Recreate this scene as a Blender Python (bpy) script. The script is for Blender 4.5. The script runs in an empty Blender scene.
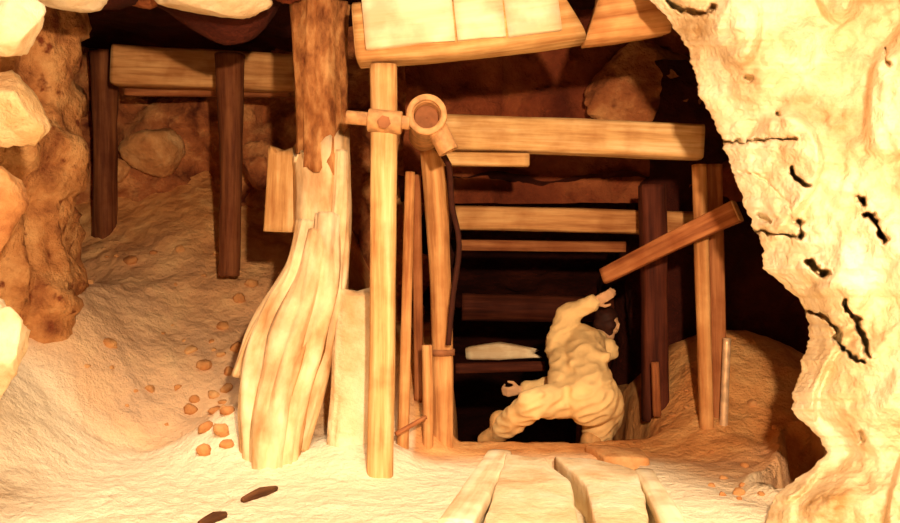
import bpy, bmesh, math, random
from mathutils import Vector, Matrix, noise

# ------------------------------------------------------------------ camera, world, light
SC = bpy.context.scene
COL = SC.collection
F, CX, CY = 864.0, 450.0, 261.5
CAMZ = 1.1
cam = bpy.data.cameras.new('camera')
cam.sensor_width = 36.0
cam.lens = 36.0 * F / 900.0
cam.clip_start = 0.05
cam_o = bpy.data.objects.new('camera', cam)
cam_o.location = (0, 0, CAMZ)
cam_o.rotation_euler = (math.pi / 2, 0, 0)
COL.objects.link(cam_o)
SC.camera = cam_o

w = bpy.data.worlds.new('mine_air')
w.use_nodes = True
w.node_tree.nodes['Background'].inputs[0].default_value = (1.0, 0.52, 0.27, 1)
w.node_tree.nodes['Background'].inputs[1].default_value = 0.10
SC.world = w

lamp = bpy.data.lights.new('photographers_lamp', 'POINT')
lamp.energy = 1150.0
lamp.color = (1.0, 0.69, 0.42)
lamp.shadow_soft_size = 0.06
lamp_o = bpy.data.objects.new('photographers_lamp', lamp)
lamp_o.location = (0.42, -0.1, CAMZ + 0.68)
COL.objects.link(lamp_o)

# hazy daylight falling in at the open mouth of the working, from above and behind the camera
sun = bpy.data.lights.new('daylight_at_the_mouth', 'SUN')
sun.energy = 3.0
sun.color = (1.0, 0.80, 0.56)
sun.angle = math.radians(24)
sun_o = bpy.data.objects.new('daylight_at_the_mouth', sun)
sun_o.location = (1, -2, 6)
sun_o.rotation_euler = Vector((-0.14, 0.5, -0.86)).to_track_quat('-Z', 'Y').to_euler()
COL.objects.link(sun_o)

SC.view_settings.view_transform = 'Standard'
SC.view_settings.look = 'None'
SC.view_settings.gamma = 1.0
SC.view_settings.use_curve_mapping = False
SC.view_settings.exposure = 0.0

# ------------------------------------------------------------------ helpers
def P(x, y, d):
    return Vector(((x - CX) / F * d, d, CAMZ + (CY - y) / F * d))

def fbm(p, octv=4, lac=2.1, gain=0.5):
    s, a, f = 0.0, 1.0, 1.0
    for _ in range(octv):
        s += a * noise.noise(p * f)
        f *= lac; a *= gain
    return s

def sm(a, b, x):
    if b < a: return 1 - sm(b, a, x)
    t = min(1.0, max(0.0, (x - a) / (b - a)))
    return t * t * (3 - 2 * t)

def new_obj(name, verts, faces, mat, parent=None, grain=None, attr=None, smooth=True, loc=None):
    me = bpy.data.meshes.new(name)
    if loc is not None:
        verts = [Vector(v) - loc for v in verts]
    me.from_pydata([tuple(v) for v in verts], [], faces)
    if grain:
        at = me.attributes.new('grain', 'FLOAT_VECTOR', 'POINT')
        at.data.foreach_set('vector', [c for g in grain for c in g])
    if attr:
        at = me.attributes.new('dust', 'FLOAT', 'POINT')
        at.data.foreach_set('value', attr)
    bm = bmesh.new(); bm.from_mesh(me)
    bmesh.ops.recalc_face_normals(bm, faces=bm.faces)
    bm.to_mesh(me); bm.free()
    if smooth:
        me.polygons.foreach_set('use_smooth', [True] * len(me.polygons))
    me.materials.append(mat)
    o = bpy.data.objects.new(name, me)
    if loc is not None:
        o.location = loc
    COL.objects.link(o)
    if parent is not None:
        o.parent = parent
        o.location = o.location - parent.location
    return o

def tag(o, label, cat, group=None):
    o['label'] = label; o['category'] = cat
    if group: o['group'] = group
    return o

def empty(name, loc, label, cat, group=None):
    o = bpy.data.objects.new(name, None)
    o.location = loc; o.empty_display_size = 0.1
    COL.objects.link(o)
    return tag(o, label, cat, group)

def structure(o):
    o['kind'] = 'structure'; return o

# ------------------------------------------------------------------ materials
def nt(name, rough):
    m = bpy.data.materials.new(name); m.use_nodes = True
    n = m.node_tree.nodes; l = m.node_tree.links
    b = n['Principled BSDF']
    b.inputs['Roughness'].default_value = rough
    b.inputs['Specular IOR Level'].default_value = 0.2
    return m, n, l, b

def ramp(n, l, src, stops):
    r = n.new('ShaderNodeValToRGB')
    e = r.color_ramp.elements
    while len(e) < len(stops): e.new(0.5)
    for i, (p, c) in enumerate(stops):
        e[i].position = p; e[i].color = (*c, 1)
    l.new(src, r.inputs[0])
    return r

def rock_mat(name, dark, mid, light, scale=2.2, bump=0.5, rough=0.9, fine=14.0, spots=None):
    m, n, l, b = nt(name, rough)
    g = n.new('ShaderNodeNewGeometry')
    a = n.new('ShaderNodeTexNoise'); a.inputs['Scale'].default_value = scale
    a.inputs['Detail'].default_value = 8; a.inputs['Roughness'].default_value = 0.62
    l.new(g.outputs['Position'], a.inputs['Vector'])
    r = ramp(n, l, a.outputs['Fac'], [(0.3, dark), (0.5, mid), (0.68, light)])
    out = r.outputs[0]
    if spots:
        s = n.new('ShaderNodeTexNoise'); s.inputs['Scale'].default_value = spots[0]
        s.inputs['Detail'].default_value = 3
        l.new(g.outputs['Position'], s.inputs['Vector'])
        mr = ramp(n, l, s.outputs['Fac'], [(spots[1], (0, 0, 0)), (spots[1] + 0.1, (1, 1, 1))])
        mx = n.new('ShaderNodeMix'); mx.data_type = 'RGBA'
        l.new(mr.outputs[0], mx.inputs[0]); l.new(out, mx.inputs[6])
        mx.inputs[7].default_value = (*spots[2], 1)
        out = mx.outputs[2]
    l.new(out, b.inputs['Base Color'])
    f = n.new('ShaderNodeTexNoise'); f.inputs['Scale'].default_value = fine
    f.inputs['Detail'].default_value = 6; f.inputs['Roughness'].default_value = 0.65
    l.new(g.outputs['Position'], f.inputs['Vector'])
    bp = n.new('ShaderNodeBump'); bp.inputs['Strength'].default_value = bump
    bp.inputs['Distance'].default_value = 0.05
    l.new(f.outputs['Fac'], bp.inputs['Height'])
    l.new(bp.outputs[0], b.inputs['Normal'])
    return m

def wood_mat(name, dark, mid, light, sx=26.0, sz=1.6, bump=0.35, rough=0.8):
    m, n, l, b = nt(name, rough)
    at = n.new('ShaderNodeAttribute'); at.attribute_name = 'grain'
    oi = n.new('ShaderNodeObjectInfo')
    ad = n.new('ShaderNodeVectorMath'); ad.operation = 'MULTIPLY_ADD'
    l.new(oi.outputs['Random'], ad.inputs[0])
    ad.inputs[1].default_value = (7, 7, 7); l.new(at.outputs['Vector'], ad.inputs[2])
    mp = n.new('ShaderNodeMapping'); mp.inputs['Scale'].default_value = (sx, sx, sz)
    l.new(ad.outputs[0], mp.inputs['Vector'])
    a = n.new('ShaderNodeTexNoise'); a.inputs['Scale'].default_value = 1.0
    a.inputs['Detail'].default_value = 5; a.inputs['Roughness'].default_value = 0.6
    l.new(mp.outputs[0], a.inputs['Vector'])
    r = ramp(n, l, a.outputs['Fac'], [(0.3, dark), (0.5, mid), (0.7, light)])
    # broad stains
    g = n.new('ShaderNodeNewGeometry')
    s = n.new('ShaderNodeTexNoise'); s.inputs['Scale'].default_value = 5.0; s.inputs['Detail'].default_value = 4
    l.new(g.outputs['Position'], s.inputs['Vector'])
    sr = ramp(n, l, s.outputs['Fac'], [(0.38, (0.72, 0.6, 0.52)), (0.58, (1, 1, 1))])
    mx = n.new('ShaderNodeMix'); mx.data_type = 'RGBA'; mx.blend_type = 'MULTIPLY'
    mx.inputs[0].default_value = 0.8
    l.new(r.outputs[0], mx.inputs[6]); l.new(sr.outputs[0], mx.inputs[7])
    l.new(mx.outputs[2], b.inputs['Base Color'])
    bp = n.new('ShaderNodeBump'); bp.inputs['Strength'].default_value = bump
    bp.inputs['Distance'].default_value = 0.02
    l.new(a.outputs['Fac'], bp.inputs['Height']); l.new(bp.outputs[0], b.inputs['Normal'])
    return m

def plain_mat(name, col, rough=0.7, metal=0.0, var=0.25, scale=18.0, bump=0.15):
    m, n, l, b = nt(name, rough)
    b.inputs['Metallic'].default_value = metal
    g = n.new('ShaderNodeNewGeometry')
    a = n.new('ShaderNodeTexNoise'); a.inputs['Scale'].default_value = scale; a.inputs['Detail'].default_value = 4
    l.new(g.outputs['Position'], a.inputs['Vector'])
    r = ramp(n, l, a.outputs['Fac'], [(0.35, tuple(c * (1 - var) for c in col)), (0.65, tuple(min(1, c * (1 + var * 0.5)) for c in col))])
    l.new(r.outputs[0], b.inputs['Base Color'])
    bp = n.new('ShaderNodeBump'); bp.inputs['Strength'].default_value = bump; bp.inputs['Distance'].default_value = 0.02
    l.new(a.outputs['Fac'], bp.inputs['Height']); l.new(bp.outputs[0], b.inputs['Normal'])
    return m

M = {}
M['pale_rock'] = rock_mat('pale_limestone', (0.42, 0.24, 0.09), (0.8, 0.64, 0.4), (0.92, 0.84, 0.66), 2.6, 0.65)
M['tan_boulder'] = rock_mat('tan_boulder', (0.45, 0.25, 0.1), (0.66, 0.43, 0.2), (0.8, 0.6, 0.34), 4.0, 0.7)
M['boulder'] = rock_mat('pale_boulder', (0.6, 0.38, 0.18), (0.84, 0.67, 0.42), (0.93, 0.85, 0.65), 3.0, 0.5)
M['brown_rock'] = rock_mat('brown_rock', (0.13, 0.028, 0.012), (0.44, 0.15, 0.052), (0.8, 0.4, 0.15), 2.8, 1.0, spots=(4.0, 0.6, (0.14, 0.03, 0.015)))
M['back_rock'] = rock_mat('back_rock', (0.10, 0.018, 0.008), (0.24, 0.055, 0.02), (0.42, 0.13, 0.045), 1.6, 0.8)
M['dark_rock'] = rock_mat('shade_toned_rock', (0.02, 0.003, 0.002), (0.05, 0.008, 0.004), (0.10, 0.02, 0.009), 1.8, 0.8)  # shade of the unlit shaft and roof put into the colour as near-black
M['stone'] = rock_mat('talus_stone', (0.4, 0.15, 0.05), (0.62, 0.3, 0.11), (0.78, 0.48, 0.22), 5.0, 0.6)
M['column_rock'] = rock_mat('tan_column_rock', (0.2, 0.05, 0.018), (0.56, 0.25, 0.085), (0.8, 0.46, 0.19), 4.5, 1.0, spots=(11.0, 0.6, (0.2, 0.05, 0.018)))
M['wood_pale'] = wood_mat('pale_timber', (0.44, 0.21, 0.07), (0.68, 0.42, 0.17), (0.84, 0.62, 0.33))
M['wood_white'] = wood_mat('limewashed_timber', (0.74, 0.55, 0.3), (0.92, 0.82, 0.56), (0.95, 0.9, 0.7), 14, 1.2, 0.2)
M['wood_mid'] = wood_mat('brown_timber', (0.36, 0.14, 0.045), (0.6, 0.3, 0.11), (0.74, 0.44, 0.18))
M['wood_red'] = wood_mat('red_brown_timber', (0.2, 0.06, 0.02), (0.38, 0.14, 0.05), (0.52, 0.22, 0.08))
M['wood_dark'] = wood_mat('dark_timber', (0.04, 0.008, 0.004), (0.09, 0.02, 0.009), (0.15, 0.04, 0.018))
M['bark'] = wood_mat('bark', (0.14, 0.04, 0.013), (0.42, 0.18, 0.06), (0.66, 0.37, 0.15), 14, 7.0, 1.0)
M['root'] = wood_mat('weathered_root_wood', (0.58, 0.35, 0.15), (0.8, 0.6, 0.34), (0.9, 0.77, 0.52), 9, 3.0, 0.7)
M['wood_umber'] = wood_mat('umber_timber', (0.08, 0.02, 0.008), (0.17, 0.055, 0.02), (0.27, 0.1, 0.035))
M['end'] = wood_mat('cut_end_grain', (0.42, 0.2, 0.08), (0.62, 0.36, 0.15), (0.75, 0.5, 0.24), 40, 40)
M['iron'] = plain_mat('rusty_iron', (0.52, 0.27, 0.11), 0.55, 0.0, 0.35, 22)
M['iron_dark'] = plain_mat('rust_inside', (0.30, 0.12, 0.05), 0.8)
M['steel'] = plain_mat('worn_steel_tube', (0.72, 0.5, 0.3), 0.35, 0.3)
M['rope'] = plain_mat('tarred_rope', (0.05, 0.012, 0.006), 0.9)
M['cloth'] = plain_mat('pale_coverall_cloth', (0.86, 0.62, 0.29), 0.9, 0, 0.12, 9, 0.3)
M['skin'] = plain_mat('skin', (0.66, 0.40, 0.22), 0.6, 0, 0.1)
M['hair'] = plain_mat('dark_hair', (0.035, 0.01, 0.006), 0.7)
M['boot'] = plain_mat('tan_boot_leather', (0.62, 0.36, 0.14), 0.7)
M['sole'] = plain_mat('boot_sole', (0.10, 0.04, 0.02), 0.8)
M['stick'] = wood_mat('charred_stick', (0.05, 0.02, 0.01), (0.10, 0.04, 0.015), (0.2, 0.09, 0.035))

# floor: dust over earth, by a vertex attribute
def floor_material():
    m = rock_mat('earth_floor', (0.48, 0.185, 0.055), (0.74, 0.35, 0.12), (0.86, 0.5, 0.2), 3.5, 0.9, fine=11)
    n = m.node_tree.nodes; l = m.node_tree.links; b = n['Principled BSDF']
    src = b.inputs['Base Color'].links[0].from_socket
    at = n.new('ShaderNodeAttribute'); at.attribute_name = 'dust'
    mx = n.new('ShaderNodeMix'); mx.data_type = 'RGBA'
    l.new(at.outputs['Fac'], mx.inputs[0]); l.new(src, mx.inputs[6])
    mx.inputs[7].default_value = (0.92, 0.8, 0.58, 1)
    l.new(mx.outputs[2], b.inputs['Base Color'])
    return m
M['floor'] = floor_material()

# ------------------------------------------------------------------ builders
def sweep(pts, radii, seg=24, step=0.05, n_exp=2.0, asp=(1.0, 1.0), wob=0.05, ridge=0.03, up=Vector((0, 0, 1)), seed=0, jag=(0, 0), splits=(), shear=(0, 0)):
    """swept bar along a polyline; returns verts, faces, grain"""
    P_ = [Vector(p) for p in pts]
    if len(P_) == 2: P_ = [P_[0], P_[0].lerp(P_[1], 0.5), P_[1]]; radii = [radii[0], (radii[0] + radii[-1]) / 2, radii[-1]]
    ax_ = (P_[-1] - P_[0]).normalized()
    if abs(ax_.dot(up)) > 0.8: up = Vector((0, 1, 0))
    # catmull-rom resample
    path, rad = [], []
    for i in range(len(P_) - 1):
        p0 = P_[max(i - 1, 0)]; p1 = P_[i]; p2 = P_[i + 1]; p3 = P_[min(i + 2, len(P_) - 1)]
        k = max(2, int((p2 - p1).length / step))
        for j in range(k):
            t = j / k
            path.append(0.5 * ((2 * p1) + (p2 - p0) * t + (2 * p0 - 5 * p1 + 4 * p2 - p3) * t * t + (3 * p1 - p0 - 3 * p2 + p3) * t ** 3))
            rad.append(radii[i] + (radii[i + 1] - radii[i]) * t)
    path.append(P_[-1]); rad.append(radii[-1])
    V, Fc, G = [], [], []
    s = 0.0
    so = Vector((seed * 3.17, seed * 1.31, seed * 0.77))
    N = len(path)
    for i, c in enumerate(path):
        tan = (path[min(i + 1, N - 1)] - path[max(i - 1, 0)]).normalized()
        u = up - tan * up.dot(tan)
        if u.length < 1e-3: u = Vector((0, 1, 0)) - tan * tan.y
        u.normalize(); v = tan.cross(u)
        if i: s += (c - path[i - 1]).length
        for k in range(seg):
            th = 2 * math.pi * (k + 0.5) / seg
            ct, st = math.cos(th), math.sin(th)
            q = 2.0 / n_exp
            a = math.copysign(abs(ct) ** q, ct) * asp[0]; b = math.copysign(abs(st) ** q, st) * asp[1]
            r = rad[i]
            f = 1 + wob * noise.noise(Vector((ct * 1.3, st * 1.3, s * 2.5)) + so) + ridge * noise.noise(Vector((ct * 5, st * 5, s * 1.7)) + so)
            for (ang, depth, wd) in splits:
                dd = abs((th - ang + 0.25 * noise.noise(Vector((s * 2, ang, seed))) + math.pi) % (2 * math.pi) - math.pi)
                f -= depth * max(0.0, 1 - dd / wd)
            off = tan * 0
            if i == 0 and jag[0]: off = -tan * (jag[0] * noise.noise(Vector((ct * 2.5, st * 2.5, seed + 0.5))))
            if i == N - 1 and jag[1]: off = tan * (jag[1] * noise.noise(Vector((ct * 2.5, st * 2.5, seed + 9.5))))
            if i == 0 and shear[0]: off = tan * (shear[0] * a)
            if i == N - 1 and shear[1]: off = tan * (shear[1] * a)
            V.append(c + (u * a + v * b) * r * f + off)
            G.append((a * r, b * r, s))
    for i in range(N - 1):
        for k in range(seg):
            k2 = (k + 1) % seg
            Fc.append((i * seg + k, i * seg + k2, (i + 1) * seg + k2, (i + 1) * seg + k))
    for i, sgn in ((0, -1), (N - 1, 1)):
        V.append(path[i].copy()); G.append((0, 0, sgn * 0.05))
        ci = len(V) - 1
        for k in range(seg):
            Fc.append((i * seg + k, i * seg + (k + 1) % seg, ci))
    return V, Fc, G, path, rad

def end_cap(parent, V, seg, N, which, mat, thick=0.006, name='cut_end'):
    i = 0 if which == 0 else N - 1
    ring = [V[i * seg + k] for k in range(seg)]
    c = sum(ring, Vector()) / seg
    j = 1 if which == 0 else N - 2
    c2 = sum([V[j * seg + k] for k in range(seg)], Vector()) / seg
    nrm = (c - c2).normalized()
    verts, faces, gr = [], [], []
    for s_, o in ((0.97, -0.003), (0.97, thick * 0.6), (0.9, thick), (0.5, thick * 1.1)):
        for p in ring:
            verts.append(c + (p - c) * s_ + nrm * o)
            q = (p - c) * s_
            gr.append((q.length * 1.0, q.length * 0.2, q.length * 0.3))
    for r in range(3):
        for k in range(seg):
            k2 = (k + 1) % seg
            faces.append((r * seg + k, r * seg + k2, (r + 1) * seg + k2, (r + 1) * seg + k))
    verts.append(c + nrm * thick * 1.15); gr.append((0, 0, 0))
    for k in range(seg): faces.append((3 * seg + k, 3 * seg + (k + 1) % seg, 4 * seg))
    return new_obj(name, verts, faces, mat, parent, gr, loc=c)

def bar(name, pts, radii, mat, label=None, cat=None, group=None, parent=None, ends=(), **kw):
    V, Fc, G, path, rad = sweep(pts, radii, **kw)
    loc = min(path, key=lambda p: p.z).copy()
    o = new_obj(name, V, Fc, M[mat], parent, G, loc=loc)
    if label: tag(o, label, cat, group)
    seg = kw.get('seg', 24)
    for e in ends:
        end_cap(o, V, seg, len(path), e, M['end'])
    return o

def rock_mesh(size, seed, sub=4, planes=9, rough=0.14, fine=0.06):
    bm = bmesh.new()
    bmesh.ops.create_icosphere(bm, subdivisions=sub, radius=1.0)
    rnd = random.Random(seed)
    pl = []
    for _ in range(planes):
        n = Vector((rnd.gauss(0, 1), rnd.gauss(0, 1), rnd.gauss(0, 1))).normalized()
        pl.append((n, rnd.uniform(0.55, 0.88)))
    so = Vector((seed * 1.7, seed * 0.9, seed * 2.3))
    for v in bm.verts:
        d = v.co.normalized()
        p = d.copy()
        for n, h in pl:
            k = p.dot(n)
            if k > h: p -= n * (k - h) * 0.9
        p *= 1 + rough * fbm(d * 1.8 + so, 3) + fine * noise.noise(d * 7 + so)
        v.co = Vector((p.x * size[0], p.y * size[1], p.z * size[2]))
    V = [v.co.copy() for v in bm.verts]
    Fc = [tuple(v.index for v in f.verts) for f in bm.faces]
    bm.free()
    return V, Fc

def rock(name, c, size, seed, mat, label, cat='rock', group=None, rot=(0, 0, 0), **kw):
    V, Fc = rock_mesh(size, seed, **kw)
    R = Matrix.Rotation(rot[2], 3, 'Z') @ Matrix.Rotation(rot[1], 3, 'Y') @ Matrix.Rotation(rot[0], 3, 'X')
    V = [R @ v for v in V]
    o = new_obj(name, V, Fc, M[mat])
    o.location = c
    if label: tag(o, label, cat, group)
    return o

def grid_faces(nu, nv):
    return [(j * nu + i, j * nu + i + 1, (j + 1) * nu + i + 1, (j + 1) * nu + i) for j in range(nv - 1) for i in range(nu - 1)]

def lerp_pts(tbl, t):
    for (a, va), (b, vb) in zip(tbl, tbl[1:]):
        if t <= b:
            k = max(0.0, (t - a) / (b - a))
            return va + (vb - va) * k
    return tbl[-1][1]

def seg_dist(px, py, poly):
    best = 1e9
    for (x0, y0), (x1, y1) in zip(poly, poly[1:]):
        dx, dy = x1 - x0, y1 - y0
        L = dx * dx + dy * dy
        t = 0 if L == 0 else max(0, min(1, ((px - x0) * dx + (py - y0) * dy) / L))
        best = min(best, math.hypot(px - x0 - t * dx, py - y0 - t * dy))
    return best

# ------------------------------------------------------------------ floor
HX0, HX1 = 0.05, 1.20
def ground(x, y):
    z = 0.0
    # talus bank rising to the left chamber
    bank = max(0.0, y - 4.95 - 0.25 * noise.noise(Vector((x * 1.1, 3.3, 0))))
    kl = 1 - sm(-1.05, -0.45, x)
    z += kl * min(bank * 0.66, 2.0)
    # earth behind the posts in the middle
    km = sm(-1.05, -0.5, x) * (1 - sm(-0.12, 0.06, x))
    z += km * min(max(0, y - 4.9) * 0.75, 0.62)
    z += 0.62 * sm(-1.75, -2.7, x) * sm(3.4, 4.6, y) * (1 - sm(5.4, 6.4, y))
    # mound on the right
    d2 = ((x - 2.05) / 0.8) ** 2 + ((y - 6.2) / 0.8) ** 2
    z += 0.62 * math.exp(-d2) * sm(1.05, 1.6, x)
    # earth heaped at the foot of the prop log
    z += 0.30 * math.exp(-((x + 1.16) / 0.36) ** 2 - ((y - 4.95) / 0.36) ** 2)
    z += 0.16 * math.exp(-((x + 0.5) / 0.25) ** 2 - ((y - 4.75) / 0.3) ** 2)
    # sunken bed of the flat stones before the shaft
    t = (y - 3.63) / 1.1
    xl, xr = 0.13 + 0.2 * t, 0.88 + 0.12 * t
    z -= 0.12 * sm(xl - 0.05, xl, x) * (1 - sm(xr - 0.03, xr + 0.03, x)) * (1 - sm(4.72, 4.84, y)) * sm(3.2, 3.4, y)
    # cleft in the ground under the right wall
    dc = seg_dist(x, y, [(2.04, 5.0), (1.92, 4.65), (1.56, 4.12)]) + 0.03 * noise.noise(Vector((x * 9, y * 9, 4)))
    z -= 0.6 * (1 - sm(0.04, 0.11, dc)) - 0.07 * (1 - sm(0.1, 0.22, dc)) * sm(0.06, 0.11, dc)
    # hole
    h = sm(HX0 - 0.05, HX0 + 0.06, x + 0.06 * noise.noise(Vector((y * 3, 1, 2)))) * (1 - sm(HX1 - 0.05, HX1 + 0.12, x + 0.06 * noise.noise(Vector((y * 3, 7, 2)))))
    edge = 5.28 + 0.12 * noise.noise(Vector((x * 3.2, 0.4, 1.0)))
    hy = sm(edge, edge + 0.16, y)
    hole = h * hy
    p = Vector((x, y, 0))
    z += 0.035 * fbm(p * 2.2, 4) * (0.5 + 1.2 * kl * sm(4.8, 5.4, y) + 0.9 * sm(1.2, 1.7, x))
    z += 0.012 * noise.noise(p * 14) * (0.4 + kl)
    z -= hole * (0.75 + (y - edge) * 0.6)
    return z

def build_floor():
    nx, ny = 290, 240
    V, D = [], []
    for j in range(ny):
        y = 0.6 + 8.2 * j / (ny - 1)
        for i in range(nx):
            x = -4.4 + 8.0 * i / (nx - 1)
            z = ground(x, y)
            V.append((x, y, z))
            n = noise.noise(Vector((x * 1.5, y * 1.5, 5))) + 0.5 * noise.noise(Vector((x * 5, y * 5, 5)))
            yy = y + 0.22 * n
            lim = 5.0 if x < -0.2 else 4.75
            d = 1 - sm(lim - 0.3, lim + 0.35, yy)
            d = max(d, 0.45 * (1 - sm(5.4, 7.4, yy)) * (1 - sm(-0.9, -0.5, x)))
            if x > 1.0: d *= 1 - 0.65 * sm(1.0, 1.4, x) * (1 - sm(1.7, 2.1, x)) * sm(4.0, 4.5, yy)
            D.append(d)
    return structure(new_obj('floor', V, grid_faces(nx, ny), M['floor'], attr=D))
build_floor()

# ------------------------------------------------------------------ right rock wall
CRACKS = [
    ([(722, 142), (740, 143), (752, 141), (770, 138), (793, 142)], 2.6, 0.14),
    ([(792, 172), (798, 181), (806, 183)], 5.0, 0.26),
    ([(860, 197), (864, 202)], 5.0, 0.25),
    ([(868, 213), (875, 225), (884, 240)], 6.0, 0.30),
    ([(752, 231), (775, 233), (800, 236)], 2.6, 0.14),
    ([(798, 222), (803, 238)], 4.0, 0.2),
    ([(808, 262), (816, 268), (826, 272)], 6.0, 0.28),
    ([(800, 309), (820, 314), (833, 328), (845, 350), (860, 362)], 3.6, 0.22),
    ([(845, 302), (856, 318), (863, 334), (868, 354)], 5.0, 0.28),
    ([(748, 79), (749, 81)], 3.6, 0.12),
    ([(776, 112), (777, 114)], 3.6, 0.12),
    ([(668, 2), (682, 10), (700, 13), (712, 7)], 4.5, 0.2),
    ([(858, 430), (862, 440)], 4.0, 0.08),
    ([(886, 48), (889, 62)], 3.5, 0.08),
    ([(740, 172), (766, 180), (784, 200), (798, 230)], 2.2, 0.035),
    ([(762, 215), (770, 222)], 4, 0.1),
]
EDGE = [(-140, 600), (-60, 625), (0, 650), (25, 672), (50, 688), (95, 700), (128, 716), (170, 733), (200, 743), (225, 752), (240, 760), (268, 764),
        (286, 784), (300, 800), (322, 810), (348, 806), (380, 796), (408, 791), (420, 800), (436, 818), (455, 826), (470, 810), (486, 786), (505, 770), (540, 760), (640, 750)]
def build_right_wall():
    nw, nu, nv = 26, 290, 580
    V = []
    for j in range(nv):
        y = -130 + 730 * j / (nv - 1)
        e = lerp_pts(EDGE, y) + 3.5 * noise.noise(Vector((y * 0.09, 2.2, 0))) + 2 * noise.noise(Vector((y * 0.3, 2.2, 0)))
        de = 3.75 - 0.0006 * (y - 250)
        for i in range(nw + nu):
            if i < nw:                                       # side that runs back into the dark
                t = 1 - i / nw
                base = P(e, y, de)
                rr = sm(0, 0.25, t)
                p = base + Vector((0.9 * t + 0.9 * t * t, 0.12 * rr + 0.75 * t, 0))
                p += Vector((1, 0.2, 0)) * 0.10 * fbm(p * 1.7, 4) * sm(0.1, 0.5, t)
                V.append(p); continue
            u = (i - nw) / (nu - 1)
            x = e + u * (1080 - e)
            d = de - 0.95 * u - 0.22 * math.sin(min(1, u * 5) * math.pi / 2)
            q = P(x, y, 3.4)
            rel = 0.15 * fbm(q * 1.5 + Vector((4, 0, 1)), 5) + 0.05 * abs(noise.noise(q * 4.2))
            # stepped ledges
            cell = noise.noise(Vector((x * 0.011, y * 0.007, 3.0)))
            rel += 0.09 * sm(-0.05, 0.05, cell)
            d += rel * sm(0, 0.1, u)
            d += (0.022 * noise.noise(q * 9) + 0.012 * noise.noise(q * 21)) * sm(0, 0.03, u)
            wx = x + 2.4 * noise.noise(Vector((x * 0.2, y * 0.2, 29))) + 5 * noise.noise(Vector((x * 0.06, y * 0.06, 9))); wy = y + 2.4 * noise.noise(Vector((x * 0.2, y * 0.2, 39))) + 5 * noise.noise(Vector((x * 0.06, y * 0.06, 19)))
            for poly, wd, dep in CRACKS:
                if abs(x - poly[0][0]) > 130 or abs(y - poly[0][1]) > 130: continue
                ds = seg_dist(wx, wy, poly)
                wd = wd * (0.66 + 0.7 * noise.noise(Vector((x * 0.12, y * 0.12, 49))))
                if ds < wd * 1.25: d += dep * 0.8 * (1 - sm(wd * 0.4, wd * 1.25, ds))
            V.append(P(x, y, d))
    return structure(new_obj('wall_right', V, grid_faces(nw + nu, nv), M['pale_rock']))
build_right_wall()

# ------------------------------------------------------------------ left wall, back wall, ceiling
def plan_wall(name, plan, z0, z1, mat, amp, step=0.035, seed=0, lean=0.0, freq=1.6, rib=0.0):
    pts = []
    for i in range(len(plan) - 1):
        p0 = Vector(plan[max(i - 1, 0)]); p1 = Vector(plan[i]); p2 = Vector(plan[i + 1]); p3 = Vector(plan[min(i + 2, len(plan) - 1)])
        k = max(2, int((p2 - p1).length / step))
        for j in range(k):
            t = j / k
            pts.append(0.5 * ((2 * p1) + (p2 - p0) * t + (2 * p0 - 5 * p1 + 4 * p2 - p3) * t * t + (3 * p1 - p0 - 3 * p2 + p3) * t ** 3))
    pts.append(Vector(plan[-1]))
    nv = int((z1 - z0) / step) + 1
    V = []
    so = Vector((seed, seed * 2, seed * 3))
    for j in range(nv):
        z = z0 + (z1 - z0) * j / (nv - 1)
        for i, p in enumerate(pts):
            t = (pts[min(i + 1, len(pts) - 1)] - pts[max(i - 1, 0)]).normalized()
            n = Vector((t.y, -t.x))
            q = Vector((p.x, p.y, z))
            d = amp * fbm(q * freq + so, 5) + amp * 0.5 * (0.3 - abs(noise.noise(q * 3.1 + so)))
            d += amp * 0.45 * sm(-0.04, 0.04, noise.noise(q * 2.4 + so * 2))
            if rib: d += rib * noise.noise(Vector((q.x * 5, q.y * 5, q.z * 0.9))) + rib * 0.5 * noise.noise(Vector((q.x * 11, q.y * 11, q.z * 2.5)))
            d += 0.03 * noise.noise(q * 7 + so) + 0.025 * (0.25 - abs(noise.noise(q * 11 + so)))
            V.append((p.x + n.x * (d + lean * z), p.y + n.y * (d + lean * z), z))
    return structure(new_obj(name, V, grid_faces(len(pts), nv), M[mat]))

plan_wall('wall_left', [(-2.1, 0.5), (-2.05, 2.4), (-2.05, 3.3), (-2.3, 3.9), (-2.68, 4.5), (-2.52, 4.95), (-2.33, 5.25), (-2.55, 5.7), (-2.9, 6.2), (-3.3, 7.0), (-3.5, 7.8)], -0.3, 3.2, 'column_rock', 0.13, seed=2, rib=0.09)
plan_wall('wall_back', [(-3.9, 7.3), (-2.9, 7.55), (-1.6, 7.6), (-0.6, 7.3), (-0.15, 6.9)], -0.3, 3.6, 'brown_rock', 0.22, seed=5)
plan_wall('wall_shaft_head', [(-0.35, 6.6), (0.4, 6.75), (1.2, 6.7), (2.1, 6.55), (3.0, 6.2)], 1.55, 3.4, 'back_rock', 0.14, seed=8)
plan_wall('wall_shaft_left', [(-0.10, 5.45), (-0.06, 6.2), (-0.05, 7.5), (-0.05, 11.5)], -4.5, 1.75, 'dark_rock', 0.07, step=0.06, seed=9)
plan_wall('wall_shaft_right', [(1.5, 11.5), (1.48, 8.0), (1.5, 6.6), (1.75, 6.45), (2.3, 6.6), (3.0, 6.2)], -4.5, 2.6, 'dark_rock', 0.09, step=0.06, seed=10)

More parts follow.
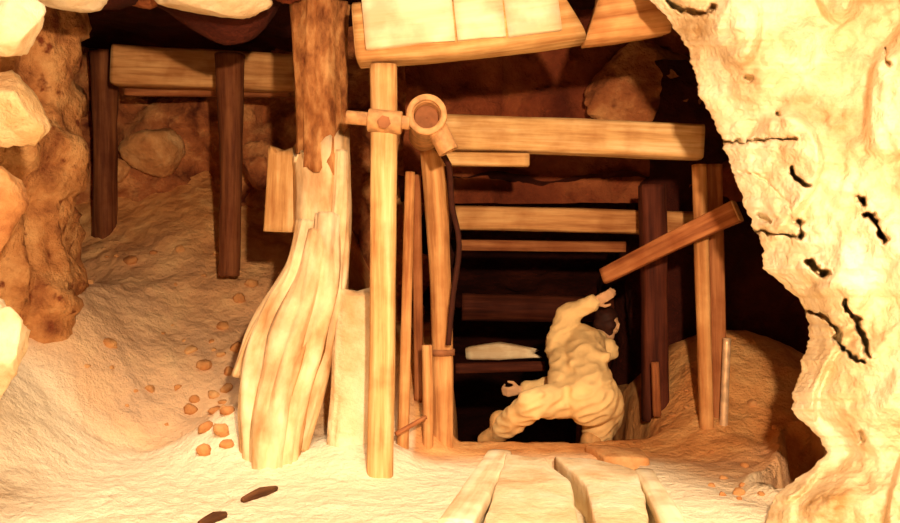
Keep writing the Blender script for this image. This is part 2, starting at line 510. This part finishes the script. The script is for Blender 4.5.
def build_shaft_roof():
    nx, ny = 40, 110
    V = []
    for j in range(ny):
        t = j / (ny - 1)
        y = 6.62 + 5.0 * t
        z = 1.75 - 0.30 * (y - 6.62) - 0.09 * (y - 6.62) ** 2
        for i in range(nx):
            x = -0.4 + 2.3 * i / (nx - 1)
            p = Vector((x, y, z))
            V.append((x, y, z + 0.09 * fbm(p * 1.8, 4)))
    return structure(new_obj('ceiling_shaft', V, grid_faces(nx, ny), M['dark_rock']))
build_shaft_roof()

def build_ceiling():
    nx, ny = 150, 110
    V = []
    for j in range(ny):
        y = 3.9 + 5.0 * j / (ny - 1)
        for i in range(nx):
            x = -4.4 + 8.0 * i / (nx - 1)
            front = 2.50 + 0.05 * noise.noise(Vector((x * 2, 0, 0)))
            z = front + 0.42 * sm(4.4, 6.0, y) + 0.10 * fbm(Vector((x, y, 0)) * 1.3, 4)
            z += 0.35 * sm(3.95, 3.9, y)
            z -= 0.29 * math.exp(-((x + 1.27) / 0.36) ** 2) * math.exp(-((y - 5.0) / 0.3) ** 2)  # added brow, shaped to throw shade over the left crossbeam
            z += 0.16 * sm(-1.15, -0.85, x)
            V.append((x, y, z))
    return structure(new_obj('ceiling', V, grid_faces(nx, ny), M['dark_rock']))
build_ceiling()

# ------------------------------------------------------------------ boulders and rocks
rock('boulder', P(10, 28, 3.4), (0.15, 0.2, 0.17), 11, 'boulder', 'pale boulder in the top left corner under the roof', 'boulder', rot=(0, 0.3, 0.4), planes=18, rough=0.05)
rock('boulder', P(4, 108, 3.5), (0.19, 0.22, 0.19), 34, 'tan_boulder', 'tan angular boulder jutting from the left wall below the corner boulder', 'boulder', rot=(0.1, 0.5, 0.2), planes=20, rough=0.04)
rock('boulder', P(-6, 352, 3.5), (0.14, 0.2, 0.21), 13, 'boulder', 'pale rounded boulder at the left edge above the bright ground', 'boulder', rot=(0, 0.1, 0.5))
rock('boulder', P(-4, 205, 3.9), (0.13, 0.16, 0.24), 14, 'stone', 'tan rock on the left edge between the angular boulder and rounded one', 'boulder')
rock('roof_rock', P(213, -6, 4.45), (0.31, 0.28, 0.115), 15, 'boulder', 'pale flat rock hanging from the roof over the left chamber', 'rock', rough=0.05)
rock('roof_rock', P(66, -6, 4.3), (0.2, 0.22, 0.08), 16, 'boulder', 'small pale rock in the roof beside the top left boulder', 'rock', rough=0.06)
rock('roof_rock', P(135, -20, 4.5), (0.14, 0.3, 0.12), 17, 'brown_rock', 'brown rock between the two pale roof rocks', 'rock')
rock('roof_rock', P(282, -22, 4.6), (0.14, 0.25, 0.12), 18, 'back_rock', 'dark roof rock beside the top of the bark log', 'rock')
rock('wall_stone', P(152, 152, 7.42), (0.27, 0.3, 0.24), 21, 'stone', 'tan block of stone in back wall under the left crossbeam', 'stone', planes=16, rough=0.08)
rock('wall_stone', P(112, 168, 7.3), (0.13, 0.16, 0.13), 22, 'stone', 'smaller tan stone left of the tan block in back wall', 'stone')
rock('wall_stone', P(258, 165, 7.15), (0.17, 0.16, 0.2), 23, 'brown_rock', 'reddish stone in the back wall right of the dark post', 'stone')
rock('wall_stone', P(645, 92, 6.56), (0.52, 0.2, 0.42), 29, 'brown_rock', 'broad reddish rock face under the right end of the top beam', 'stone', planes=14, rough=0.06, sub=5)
bar('rock_slab', [P(350, 482, 4.72), P(353, 390, 4.74), P(357, 291, 4.78)], [0.125, 0.115, 0.10], 'boulder', 'tall pale slab leaning between the root flare and the slim post', 'rock', n_exp=3.5, wob=0.2, ridge=0.15, jag=(0, 0.08), seed=25, seg=36)

rnd = random.Random(4)
stone_spots = [(205, 430, .06), (190, 410, .05), (205, 366, .06), (195, 400, .04), (190, 352, .05), (222, 328, .06), (205, 452, .05), (240, 300, .06), (252, 285, .06), (150, 390, .04), (110, 345, .05), (130, 262, .06), (180, 250, .05)]
def drop(x, y):
    """point on the ground seen along the pixel (x, y)"""
    d = 3.4
    while d < 8.5:
        p = P(x, y, d)
        if p.z <= ground(p.x, p.y): return p
        d += 0.01
    return P(x, y, 8.0)
meshes = []
for k in range(5):
    V, Fc = rock_mesh((1, 1, 0.75), 60 + k, sub=2, planes=8, rough=0.15)
    t = new_obj('bank_stone', V, Fc, M['stone']); meshes.append(t.data); bpy.data.objects.remove(t)
spots = [(x, y, r) for x, y, r in stone_spots]
spots += [(236, 350, .06), (229, 372, .045), (214, 396, .045), (228, 412, .05), (226, 446, .045), (222, 432, .06), (226, 390, .05), (215, 412, .045)]
for _ in range(24):
    spots.append((rnd.uniform(80, 235), rnd.uniform(235, 445), rnd.uniform(0.014, 0.035)))
for x, y, r in spots:
    o = bpy.data.objects.new('bank_stone', meshes[rnd.randrange(5)])
    p = drop(x, y)
    o.location = p + Vector((0, 0, r * 0.15)); o.scale = (r, r * rnd.uniform(0.8, 1.2), r)
    o.rotation_euler = (rnd.uniform(-.4, .4), rnd.uniform(-.4, .4), rnd.uniform(0, 6.28))
    COL.objects.link(o)
    if r >= 0.04: tag(o, 'fist-sized tan stone on the earth bank of the left chamber', 'stone', 'larger stones on the left earth bank')
    else: tag(o, 'small tan pebble on the earth bank of the left chamber', 'pebble', 'pebbles on the left earth bank')
for _ in range(18):
    x, y = rnd.uniform(640, 790), rnd.uniform(380, 500)
    p = drop(x, y); r = rnd.uniform(0.014, 0.04)
    o = bpy.data.objects.new('mound_stone', meshes[rnd.randrange(5)])
    o.location = p + Vector((0, 0, r * 0.15)); o.scale = (r, r, r); o.rotation_euler = (0, 0, rnd.uniform(0, 6.28))
    COL.objects.link(o)
    tag(o, 'tan stone on the earth mound beside the right posts', 'stone', 'stones on the right earth mound')

# ------------------------------------------------------------------ left chamber timber
bar('crossbeam', [P(116, 66, 6.75), P(296, 74, 6.75)], [0.155, 0.14], 'wood_mid', 'orange squared crossbeam resting across the left chamber', 'beam', ends=(0, 1), n_exp=6, asp=(1, 0.7), wob=0.05, seed=3)
bar('crossbeam_batten', [P(125, 92, 6.9), P(290, 94, 6.9)], [0.03, 0.03], 'wood_red', 'thin batten just under the left chamber crossbeam', 'batten', n_exp=5, seg=12)
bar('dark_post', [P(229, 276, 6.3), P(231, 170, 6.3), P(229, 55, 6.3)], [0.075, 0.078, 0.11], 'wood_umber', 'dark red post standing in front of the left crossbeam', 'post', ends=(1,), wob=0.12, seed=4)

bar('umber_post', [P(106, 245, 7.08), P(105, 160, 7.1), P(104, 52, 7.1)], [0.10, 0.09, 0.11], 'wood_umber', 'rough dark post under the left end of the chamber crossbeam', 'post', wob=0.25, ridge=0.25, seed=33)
# big prop: bark on top, peeled wood and root flare below
base = P(300, 455, 4.85); base.z = ground(base.x, base.y)
tr = empty('tree_trunk_prop', base, 'thick prop log with bark above and pale root flare below', 'log')
bar('bark_trunk', [P(322, 168, 4.85), P(321, 90, 4.85), P(322, 4, 4.85)], [0.145, 0.142, 0.155], 'bark', parent=tr, ends=(1,), wob=0.2, ridge=0.22, jag=(0.12, 0), seed=5, seg=48, step=0.025)
bar('peeled_trunk', [P(314, 330, 4.82), P(322, 250, 4.85), P(322, 150, 4.85)], [0.17, 0.155, 0.15], 'root', parent=tr, wob=0.2, ridge=0.2, jag=(0, 0.25), seed=6, seg=36, splits=((3.0, 0.15, 0.3), (3.8, 0.12, 0.3)))
for k, (pts, r) in enumerate([
        ([(308, 222, 4.76), (297, 275, 4.68), (275, 320, 4.64), (259, 368, 4.62), (256, 465, 4.6)], [.06, .08, .085, .085, .09]),
        ([(318, 232, 4.70), (308, 292, 4.60), (289, 345, 4.56), (275, 400, 4.55), (268, 485, 4.5)], [.06, .08, .09, .09, .09]),
        ([(328, 215, 4.72), (322, 288, 4.64), (308, 345, 4.62), (292, 400, 4.60), (282, 485, 4.56)], [.07, .08, .085, .085, .08]),
        ([(302, 258, 4.84), (280, 300, 4.80), (256, 338, 4.78), (240, 378, 4.76)], [.05, .06, .06, .05]),
        ([(341, 150, 4.75), (338, 220, 4.74), (334, 295, 4.72), (322, 365, 4.70), (300, 450, 4.66)], [.035, .05, .05, .045, .04])]):
    bar('root', [P(*p) for p in pts], r, 'root', parent=tr, wob=0.45, ridge=0.3, seed=40 + k, seg=34, step=0.03, splits=((3.2, 0.18, 0.3), (0.4, 0.15, 0.3)))
bar('side_board', [P(281, 232, 4.95), P(284, 150, 4.95)], [0.095, 0.085], 'wood_pale', 'short tan board standing at the left of the prop log', 'board', n_exp=6, asp=(0.5, 1.0), up=Vector((0, 1, 0)), jag=(0, 0.05), seed=7)

# ------------------------------------------------------------------ head frame of the shaft
bar('header_beam', [P(357, 36, 4.45), P(465, 27, 4.45), P(566, 13, 4.45)], [0.155, 0.16, 0.16], 'wood_pale', 'heavy pale header beam over the shaft mouth', 'beam', ends=(0,), n_exp=4.5, asp=(1, 0.9), wob=0.06, seed=8, seg=36, shear=(0, -0.07))
bar('header_beam_stub', [P(591, 20, 4.5), P(664, 10, 4.5)], [0.125, 0.13], 'wood_mid', 'shorter brown beam carrying on the header line toward the rock wall', 'beam', n_exp=4, asp=(1, 0.9), wob=0.16, ridge=0.12, shear=(0.06, 0), seed=9, seg=30)
for k, (x0, x1, yb0, yb1, lab) in enumerate([(364, 453, 50, 42, 'whitened facing board at the left on the header beam'),
                                            (455, 503, 42, 37, 'narrow whitened facing board in the middle of the header beam'),
                                            (505, 558, 37, 30, 'whitened facing board at the right on the header beam')]):
    hgt = 0.13
    d = 4.30
    a = P(x0, yb0, d); b = P(x1, yb1, d)
    a.z += hgt; b.z += hgt
    bar('facing_board', [a, b], [hgt, hgt], 'wood_white', lab, 'board', 'facing boards on the header beam', n_exp=7, asp=(1, 0.2), wob=0.14, seed=50 + k, seg=28)

g = P(384, 480, 4.4)
bar('thin_post', [P(380, 486, 4.4), P(383, 300, 4.4), P(384, 66, 4.4)], [0.068, 0.066, 0.07], 'wood_pale', 'slim pale post holding up the left end of the header beam', 'post', n_exp=3, wob=0.06, seed=10, splits=((4.9, 0.08, 0.3),))
bar('slender_pole', [P(402, 470, 4.85), P(406, 330, 4.85), P(410, 172, 4.85)], [0.035, 0.03, 0.028], 'wood_mid', 'slender tan pole right behind the slim pale post', 'pole', seg=14, seed=11)
bar('slender_pole', [P(419, 400, 5.25), P(418, 300, 5.25), P(416, 175, 5.25)], [0.03, 0.03, 0.03], 'wood_red', 'thin red pole between the slender tan pole and log post', 'pole', seg=14, seed=12)
lp = bar('log_post', [P(443, 456, 5.05), P(442, 330, 5.05), P(437, 215, 5.05), P(431, 150, 5.0)], [0.06, 0.062, 0.07, 0.062], 'wood_mid', 'round brown log post left of the shaft, rope hung beside it', 'post', ends=(1,), wob=0.1, seed=13)
# iron band on the log post
def ring(name, c, r0, r1, h, mat, parent=None, axis='Z', seg=28):
    V, Fc = [], []
    for r, z in ((r0, -h), (r1, -h), (r1, h), (r0, h)):
        for k in range(seg):
            t = 2 * math.pi * k / seg
            v = Vector((math.cos(t) * r, math.sin(t) * r, z))
            if axis == 'Y': v = Vector((v.x, v.z, v.y))
            if axis == 'X': v = Vector((v.z, v.x, v.y))
            V.append(v + c)
    for q in range(4):
        for k in range(seg):
            k2 = (k + 1) % seg; q2 = (q + 1) % 4
            Fc.append((q * seg + k, q * seg + k2, q2 * seg + k2, q2 * seg + k))
    return new_obj(name, V, Fc, M[mat], parent, loc=c)
ring('binding', P(442, 352, 5.05), 0.055, 0.075, 0.018, 'iron_dark', lp)
bar('slender_pole', [P(428, 458, 4.95), P(428, 400, 4.95), P(427, 345, 4.95)], [0.03, 0.032, 0.03], 'wood_mid', 'short brown stake against the foot of the log post', 'pole', seg=14, seed=14)
bar('cross_stick', [P(396, 434, 4.70), P(426, 417, 4.82)], [0.014, 0.012], 'wood_red', 'small stick slanting across the gap beside the slim post', 'stick', seg=10, seed=15)

# pipe fitting beside the post
pc = P(427, 117, 4.42)
pf = empty('pipe_fitting', pc, 'rusty open pipe end clamped beside the slim pale post', 'pipe')
def tube(name, a, b, r0, r1, mat, parent, seg=32):
    ax = (b - a).normalized(); u = ax.orthogonal().normalized(); v = ax.cross(u)
    V, Fc = [], []
    prof = [(a, r0), (a, r1), (b, r1), (b, r0)]
    for c, r in prof:
        for k in range(seg):
            t = 2 * math.pi * k / seg
            V.append(c + (u * math.cos(t) + v * math.sin(t)) * r)
    for q in range(4):
        for k in range(seg):
            k2 = (k + 1) % seg; q2 = (q + 1) % 4
            Fc.append((q * seg + k, q * seg + k2, q2 * seg + k2, q2 * seg + k))
    o = new_obj(name, V, Fc, M[mat], parent, loc=a.copy())
    bv = o.modifiers.new('b', 'BEVEL'); bv.width = 0.006; bv.segments = 2
    return o
tube('pipe_wall', pc + Vector((0, -0.06, 0)), pc + Vector((-0.03, 0.55, -0.02)), 0.066, 0.088, 'iron', pf)
tube('flange', pc + Vector((0, -0.085, 0)), pc + Vector((0, -0.045, 0)), 0.072, 0.103, 'iron', pf)
tube('bore_plug', pc + Vector((0, 0.03, 0)), pc + Vector((0, 0.05, 0)), 0.001, 0.067, 'iron_dark', pf)
tube('pipe_arm', P(346, 117, 4.34) + Vector((0, 0, 0)), P(410, 123, 4.34), 0.018, 0.034, 'iron', pf, 20)
tube('clamp_collar', P(368, 120, 4.34), P(402, 123, 4.34), 0.03, 0.058, 'iron', pf, 24)
tube('bolt', P(384, 122, 4.30), P(384, 122, 4.255), 0.001, 0.034, 'iron_dark', pf, 6)
tube('pipe_elbow', P(437, 128, 4.4), P(449, 152, 4.4), 0.03, 0.055, 'iron', pf, 20)

# rope beside the log post
bar('rope', [P(437, 148, 4.85), P(449, 165, 4.85), P(452, 205, 4.85), P(459, 245, 4.86), P(452, 300, 4.9), P(448, 345, 4.92)], [0.016] * 6, 'rope', 'dark rope hanging down along the log post', 'rope', seg=10, seed=16, ridge=0.3)

# ------------------------------------------------------------------ shaft timbers
bar('cross_timber', [P(436, 133, 5.25), P(570, 137, 5.25), P(700, 143, 5.25)], [0.105, 0.106, 0.106], 'wood_pale', 'long pale squared timber across the upper shaft', 'beam', n_exp=6, asp=(1, 0.9), wob=0.04, seed=17, seg=32)
bar('timber_packing', [P(440, 159, 5.2), P(528, 160, 5.2)], [0.04, 0.04], 'wood_pale', 'short packing board fixed under left part of the long timber', 'board', n_exp=6, seed=18, ends=(1,))
bar('cross_timber', [P(455, 218, 6.15), P(560, 220, 6.15), P(692, 224, 6.15)], [0.085, 0.085, 0.085], 'wood_mid', 'brown squared timber across the shaft, second below the header', 'beam', n_exp=6, wob=0.05, seed=19)
bar('cross_timber', [P(458, 245, 6.5), P(625, 247, 6.5)], [0.042, 0.04], 'wood_red', 'thin red-brown timber just under the brown shaft timber', 'beam', n_exp=5, seed=20)
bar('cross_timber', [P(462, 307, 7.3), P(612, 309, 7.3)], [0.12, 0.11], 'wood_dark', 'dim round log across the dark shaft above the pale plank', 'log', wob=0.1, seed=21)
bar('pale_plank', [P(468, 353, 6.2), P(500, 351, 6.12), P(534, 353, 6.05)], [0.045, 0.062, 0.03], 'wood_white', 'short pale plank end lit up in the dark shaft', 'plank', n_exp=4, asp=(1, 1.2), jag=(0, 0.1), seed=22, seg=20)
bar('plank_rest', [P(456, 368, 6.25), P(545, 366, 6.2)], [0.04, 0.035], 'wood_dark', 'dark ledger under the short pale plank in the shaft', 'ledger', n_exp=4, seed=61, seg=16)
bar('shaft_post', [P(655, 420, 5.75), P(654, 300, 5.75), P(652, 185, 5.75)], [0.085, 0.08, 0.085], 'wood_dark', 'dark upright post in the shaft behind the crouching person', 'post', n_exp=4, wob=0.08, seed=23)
bar('shaft_stake', [P(657, 416, 5.55), P(655, 362, 5.55)], [0.028, 0.025], 'wood_red', 'small brown stake at the foot of the dark shaft post', 'stake', seg=12, seed=24)
bar('brace', [P(737, 211, 4.9), P(680, 238, 5.12), P(604, 276, 5.5)], [0.065, 0.058, 0.05], 'wood_red', 'slanting brown brace running down from the right posts into shaft', 'brace', ends=(0,), n_exp=6, asp=(1, 0.6), wob=0.06, seed=25)
bar('frame_post', [P(707, 445, 5.2), P(703, 300, 5.2), P(699, 165, 5.25)], [0.04, 0.042, 0.042], 'wood_mid', 'tan upright pole, left of the pair on the right side', 'post', n_exp=3, wob=0.08, seed=26)
bar('frame_post', [P(719, 440, 5.32), P(716, 300, 5.32), P(713, 165, 5.35)], [0.05, 0.05, 0.05], 'wood_red', 'red-brown upright pole, right of the pair on the right side', 'post', n_exp=4, wob=0.08, seed=27)
st = bar('steel_tube', [P(723, 444, 5.2), P(725, 390, 5.2), P(727, 338, 5.2)], [0.026, 0.024, 0.024], 'steel', 'short shiny tube stuck in the right earth mound', 'tube', seg=16, wob=0.02, ridge=0)

# ------------------------------------------------------------------ flat stones and planks on the floor in front of the shaft
def slab(name, poly, h, mat, label, cat, seed, group=None):
    """flat stone on the floor: outline in plan, with rounded, uneven top"""
    c = sum((Vector(p) for p in poly), Vector((0, 0))) / len(poly)
    n = 48
    per = []
    L = [((Vector(poly[(i + 1) % len(poly)]) - Vector(poly[i])).length) for i in range(len(poly))]
    T = sum(L)
    for k in range(n):
        s = T * k / n
        i = 0
        while s > L[i]: s -= L[i]; i += 1
        per.append(Vector(poly[i]).lerp(Vector(poly[(i + 1) % len(poly)]), s / L[i]))
    V, Fc, G = [], [], []
    for r, z in ((1.0, -0.16), (1.0, h * 0.6), (0.965, h * 0.92), (0.92, h), (0.6, h * 1.05), (0.3, h * 1.06)):
        for p in per:
            q = c + (p - c) * r
            e = 0.012 * noise.noise(Vector((q.x * 6, q.y * 6, seed)))
            ed = 1 + 0.05 * noise.noise(Vector((p.x * 7, p.y * 7, seed)))
            q = c + (p - c) * r * ed
            V.append(Vector((q.x, q.y, z + (e if z > 0 else 0)))); G.append((q.x, 0, q.y))
    for r in range(5):
        for k in range(n):
            k2 = (k + 1) % n
            Fc.append((r * n + k, r * n + k2, (r + 1) * n + k2, (r + 1) * n + k))
    V.append(Vector((c.x, c.y, h * 1.06))); G.append((c.x, 0, c.y))
    for k in range(n): Fc.append((5 * n + k, 5 * n + (k + 1) % n, len(V) - 1))
    V.append(Vector((c.x, c.y, -0.16))); G.append((c.x, 0, c.y))
    for k in range(n): Fc.append((k, (k + 1) % n, len(V) - 1))
    return tag(new_obj(name, V, Fc, M[mat], None, G, loc=Vector((c.x, c.y, 0))), label, cat, group)
def gp(x, y):
    d = CAMZ * F / (y - CY); p = P(x, y, d); return (p.x, p.y)
gs = 'flat stones before the shaft'
slab('flat_stone', [gp(506, 462), gp(542, 464), gp(572, 492), gp(581, 545), gp(480, 545), gp(492, 505)], 0.05, 'boulder', 'flat pale stone between left plank and middle crack, before the shaft', 'stone', 1, gs)
slab('flat_stone', [gp(554, 464), gp(600, 467), gp(636, 476), gp(645, 505), gp(650, 545), gp(597, 545), gp(586, 494)], 0.045, 'boulder', 'flat pale stone right of the middle crack, before the shaft', 'stone', 2, gs)
slab('flat_stone', [gp(585, 452), gp(640, 454), gp(650, 466), gp(604, 463)], 0.04, 'stone', 'small brown flat stone at the shaft rim by the person', 'stone', 3, gs)
bar('floor_plank', [P(500, 456, 4.9) - Vector((0, 0, 0.0)), P(455, 530, 3.45)], [0.07, 0.075], 'wood_white', 'pale plank pointing into the shaft, left of the flat stones', 'plank', n_exp=4, asp=(0.55, 1.0), wob=0.06, seed=28)
bar('floor_plank', [P(644, 474, 4.5), P(676, 532, 3.45)], [0.05, 0.055], 'wood_white', 'pale plank pointing into the shaft, right of the flat stones', 'plank', n_exp=4, asp=(0.6, 1.0), wob=0.06, seed=29)
for (a, b, lab) in (((276, 491), (243, 503), 'dark charred stick lying on the bright ground'), ((226, 518), (200, 527), 'second charred stick at the bottom edge of the bright ground')):
    pa, pb = drop(*a), drop(*b)
    pa.z = ground(pa.x, pa.y) + 0.012; pb.z = ground(pb.x, pb.y) + 0.012
    bar('charred_stick', [pa, pa.lerp(pb, 0.5) + Vector((0, 0.02, 0)), pb], [0.014, 0.026, 0.014], 'stick', lab, 'stick', seg=12, wob=0.3, seed=30)

# ------------------------------------------------------------------ the person
def remeshed(name, caps, voxel, mat, parent, smooth=4, fold=0.0, cut=None):
    """caps: tapered capsules (p0, r0, p1, r1) fused into one continuous surface"""
    bm = bmesh.new()
    for p0, r0, p1, r1 in caps:
        p0, p1 = Vector(p0), Vector(p1)
        L = (p1 - p0).length
        k = max(2, int(L / (0.35 * min(r0, r1))) + 1)
        ax = (p1 - p0).normalized() if L > 1e-6 else Vector((0, 0, 1))
        u = ax.orthogonal().normalized(); v = ax.cross(u)
        prof = []
        for a in range(5):
            t = math.pi / 2 * (a / 5 - 1)
            prof.append((p0 + ax * (math.sin(t) * r0), math.cos(t) * r0 + 1e-5))
        for a in range(k + 1):
            t = a / k
            prof.append((p0.lerp(p1, t), r0 + (r1 - r0) * t))
        for a in range(1, 6):
            t = math.pi / 2 * a / 5
            prof.append((p1 + ax * (math.sin(t) * r1), math.cos(t) * r1 + 1e-5))
        rows = []
        for c, r in prof:
            rows.append([bm.verts.new(c + (u * math.cos(2 * math.pi * q / 14) + v * math.sin(2 * math.pi * q / 14)) * r) for q in range(14)])
        for ra, rb in zip(rows, rows[1:]):
            for q in range(14): bm.faces.new((ra[q], ra[(q + 1) % 14], rb[(q + 1) % 14], rb[q]))
        bm.faces.new(rows[0][::-1]); bm.faces.new(rows[-1])
    bmesh.ops.recalc_face_normals(bm, faces=bm.faces)
    me = bpy.data.meshes.new(name); bm.to_mesh(me); bm.free()
    o = bpy.data.objects.new(name, me); COL.objects.link(o)
    r = o.modifiers.new('r', 'REMESH'); r.mode = 'VOXEL'; r.voxel_size = voxel
    s = o.modifiers.new('s', 'SMOOTH'); s.iterations = smooth; s.factor = 0.5
    dg = bpy.context.evaluated_depsgraph_get()
    me2 = bpy.data.meshes.new_from_object(o.evaluated_get(dg))
    bpy.data.objects.remove(o)
    V = [v.co.copy() for v in me2.vertices]
    if fold:
        V = [v.co + v.normal * fold * (0.6 - 2.4 * abs(noise.noise(Vector((v.co.x * 7 + v.co.z * 9, v.co.y * 7, v.co.z * 17 - v.co.x * 9)))) + 0.7 * noise.noise(v.co * 9)) for v in me2.vertices]
    Fc = [tuple(p.vertices) for p in me2.polygons]
    if cut:
        pass
    bpy.data.meshes.remove(me2)
    return new_obj(name, V, Fc, M[mat], parent, loc=parent.location.copy())

J = dict(
    pelvis=P(589, 396, 5.30), waist=P(586, 362, 5.46), chest=P(583, 346, 5.68), neck=P(596, 337, 5.80), head=P(607, 326, 5.86),
    hipR=P(602, 402, 5.34), hipL=P(574, 398, 5.34), kneeR=P(606, 418, 5.62), ankR=P(591, 452, 5.38), toeR=P(594, 456, 5.55),
    kneeL=P(532, 404, 5.16), ankL=P(500, 432, 5.42), toeL=P(484, 441, 5.50),
    shL=P(560, 346, 5.68), elL=P(568, 314, 5.72), haL=P(594, 302, 5.66),
    shR=P(606, 350, 5.72), elR=P(566, 382, 5.80), haR=P(520, 390, 5.68))
pb = Vector((J['pelvis'].x, J['pelvis'].y, 0.0))
person = empty('person', pb, 'person in pale coveralls crouching astride the shaft mouth, one arm raised', 'person')

def hand(wrist, direction, side, curl=0.4):
    """palm plus four unequal fingers and a thumb off the side, bent at the knuckles"""
    d = direction.normalized(); s = (side - d * side.dot(d)).normalized(); n = d.cross(s)
    caps = []
    for k in (-1.2, -0.4, 0.4, 1.2):
        caps.append((wrist + s * 0.010 * k, 0.019, wrist + d * 0.085 + s * 0.019 * k, 0.014))
    for k, L in ((-1.5, 0.062), (-0.5, 0.078), (0.5, 0.085), (1.5, 0.074)):
        a = wrist + d * 0.088 + s * 0.0165 * k
        b = a + (d * math.cos(curl) + n * math.sin(curl)) * L * 0.5
        c = b + (d * math.cos(curl * 2.4) + n * math.sin(curl * 2.4)) * L * 0.5
        caps += [(a, 0.0095, b, 0.009), (b, 0.009, c, 0.0075)]
    a = wrist + d * 0.025 + s * 0.03
    b = a + (d * 0.6 + s * 0.7 + n * 0.2).normalized() * 0.04
    c = b + (d * 0.9 + s * 0.2 + n * 0.3).normalized() * 0.034
    caps += [(a, 0.014, b, 0.0115), (b, 0.0115, c, 0.009)]
    return caps

hd = J['head']
fwd = Vector((0.45, 0.85, -0.25)).normalized()       # the way the face looks: into the shaft
hup = Vector((0.1, 0.25, 1)).normalized(); hup = (hup - fwd * hup.dot(fwd)).normalized()
hrt = fwd.cross(hup)
def H(f, u, r): return hd + fwd * f + hup * u + hrt * r
body = [
    (J['pelvis'], .115, J['waist'], .10), (J['waist'], .10, J['chest'], .115), (J['hipL'], .085, J['hipR'], .085),
    (J['shL'], .06, J['shR'], .06), (J['chest'], .10, J['neck'], .055), (J['neck'], .052, H(0, -.06, 0), .055),
    (J['hipR'], .085, J['kneeR'], .056), (J['kneeR'], .056, J['ankR'], .038), (J['ankR'], .04, J['toeR'], .034),
    (J['hipL'], .085, J['kneeL'], .056), (J['kneeL'], .056, J['ankL'], .038), (J['ankL'], .04, J['toeL'], .034),
    (J['shL'], .055, J['elL'], .042), (J['elL'], .042, J['haL'], .027), (J['shR'], .055, J['elR'], .042), (J['elR'], .042, J['haR'], .027),
    # head: skull, brow, cheeks, jaw, nose, lips, ears
    (H(-.02, .035, 0), .078, H(.02, .03, 0), .074), (H(.035, -.03, 0), .052, H(.05, -.075, 0), .030), (H(.03, -.01, .028), .045, H(.03, -.01, -.028), .045),
    (H(.09, .005, 0), .010, H(.108, -.022, 0), .014), (H(.078, .018, .03), .010, H(.078, .018, -.03), .010),
    (H(.078, -.052, .015), .008, H(.078, -.052, -.015), .008),
    (H(0, .015, .08), .010, H(-.008, -.02, .078), .009), (H(0, .015, -.08), .010, H(-.008, -.02, -.078), .009),
]
dL = (J['haL'] - J['elL']).normalized(); dR = (J['haR'] - J['elR']).normalized()
body += hand(J['haL'], dL, Vector((0, 0.3, -1)), 0.45) + hand(J['haR'], dR, Vector((0, -0.4, 1)), 0.95)
remeshed('body', body, 0.0065, 'skin', person, 3)

wr = lambda a, b, t: J[a].lerp(J[b], t)
suit = [
    (J['pelvis'] + Vector((0.0, -0.02, -0.0)), .178, J['pelvis'].lerp(J['waist'], 0.7), .138), (J['waist'], .132, J['chest'], .145), (J['hipL'], .115, J['hipR'], .120),
    (J['shL'], .08, J['shR'], .082), (J['chest'], .125, J['neck'] - Vector((0, 0.02, 0.02)), .07),
    (J['hipR'], .135, J['kneeR'], .105), (J['hipR'], .12, wr('kneeR', 'ankR', .6), .095), (J['kneeR'], .10, wr('kneeR', 'ankR', .85), .075),
    (J['hipL'], .12, J['kneeL'], .09), (J['kneeL'], .09, wr('kneeL', 'ankL', .88), .08),
    (J['shL'], .108, J['elL'], .078), (J['elL'], .072, wr('elL', 'haL', .95), .05),
    (J['shR'], .08, J['elR'], .062), (J['elR'], .062, wr('elR', 'haR', .88), .045),
    (J['chest'].lerp(J['shL'], 0.6) + Vector((-0.02, -0.02, -0.05)), .115, J['hipL'] + Vector((-0.07, 0.03, 0.08)), .09),
    # cloth rolls at the waist and knees
    (P(574, 364, 5.345), .03, P(606, 357, 5.37), .034),
    (wr('elL', 'haL', .84), .056, wr('elL', 'haL', .90), .056), (wr('elR', 'haR', .8), .052, wr('elR', 'haR', .86), .052),
    (P(540, 396, 5.12), .030, P(536, 416, 5.12), .028), (P(516, 412, 5.26), .03, P(524, 424, 5.26), .03),
]
remeshed('coverall', suit, 0.011, 'cloth', person, 8, fold=0.011)
hair = [(H(-.035, .05, 0), .078, H(.01, .055, 0), .076), (H(-.055, .0, .03), .048, H(-.055, .0, -.03), .048), (H(-.04, -.04, .02), .035, H(-.04, -.04, -.02), .035)]
remeshed('hair', hair, 0.007, 'hair', person, 2, fold=0.005)
for s in 'LR':
    a, t = J['ank' + s], J['toe' + s]
    bt = remeshed('boot', [(a + Vector((0, 0, 0.07)), .068, a, .064), (a, .064, a.lerp(t, 0.9), .054), (a - (t - a).normalized() * 0.03, .048, a, .05)], 0.009, 'boot', person, 3)
    dn = Vector((0, 0, -0.035))
    so = remeshed('sole', [(a - (t - a).normalized() * 0.04 + dn, .030, a.lerp(t, 0.95) + dn, .030)], 0.008, 'sole', person, 2)
    so.parent = bt; so.location = so.location - bt.location
# stone ledges the boots stand on
for s, lab in (('L', 'brown ledge stone under the left boot at the shaft rim'), ('R', 'brown ledge stone under the right boot at the shaft rim')):
    a = J['ank' + s].lerp(J['toe' + s], 0.4)
    rock('ledge_stone', Vector((a.x, a.y + 0.02, a.z - 0.245)), (0.17, 0.16, 0.12), 70 + ord(s), 'stone', lab, 'stone', planes=10, rough=0.05)
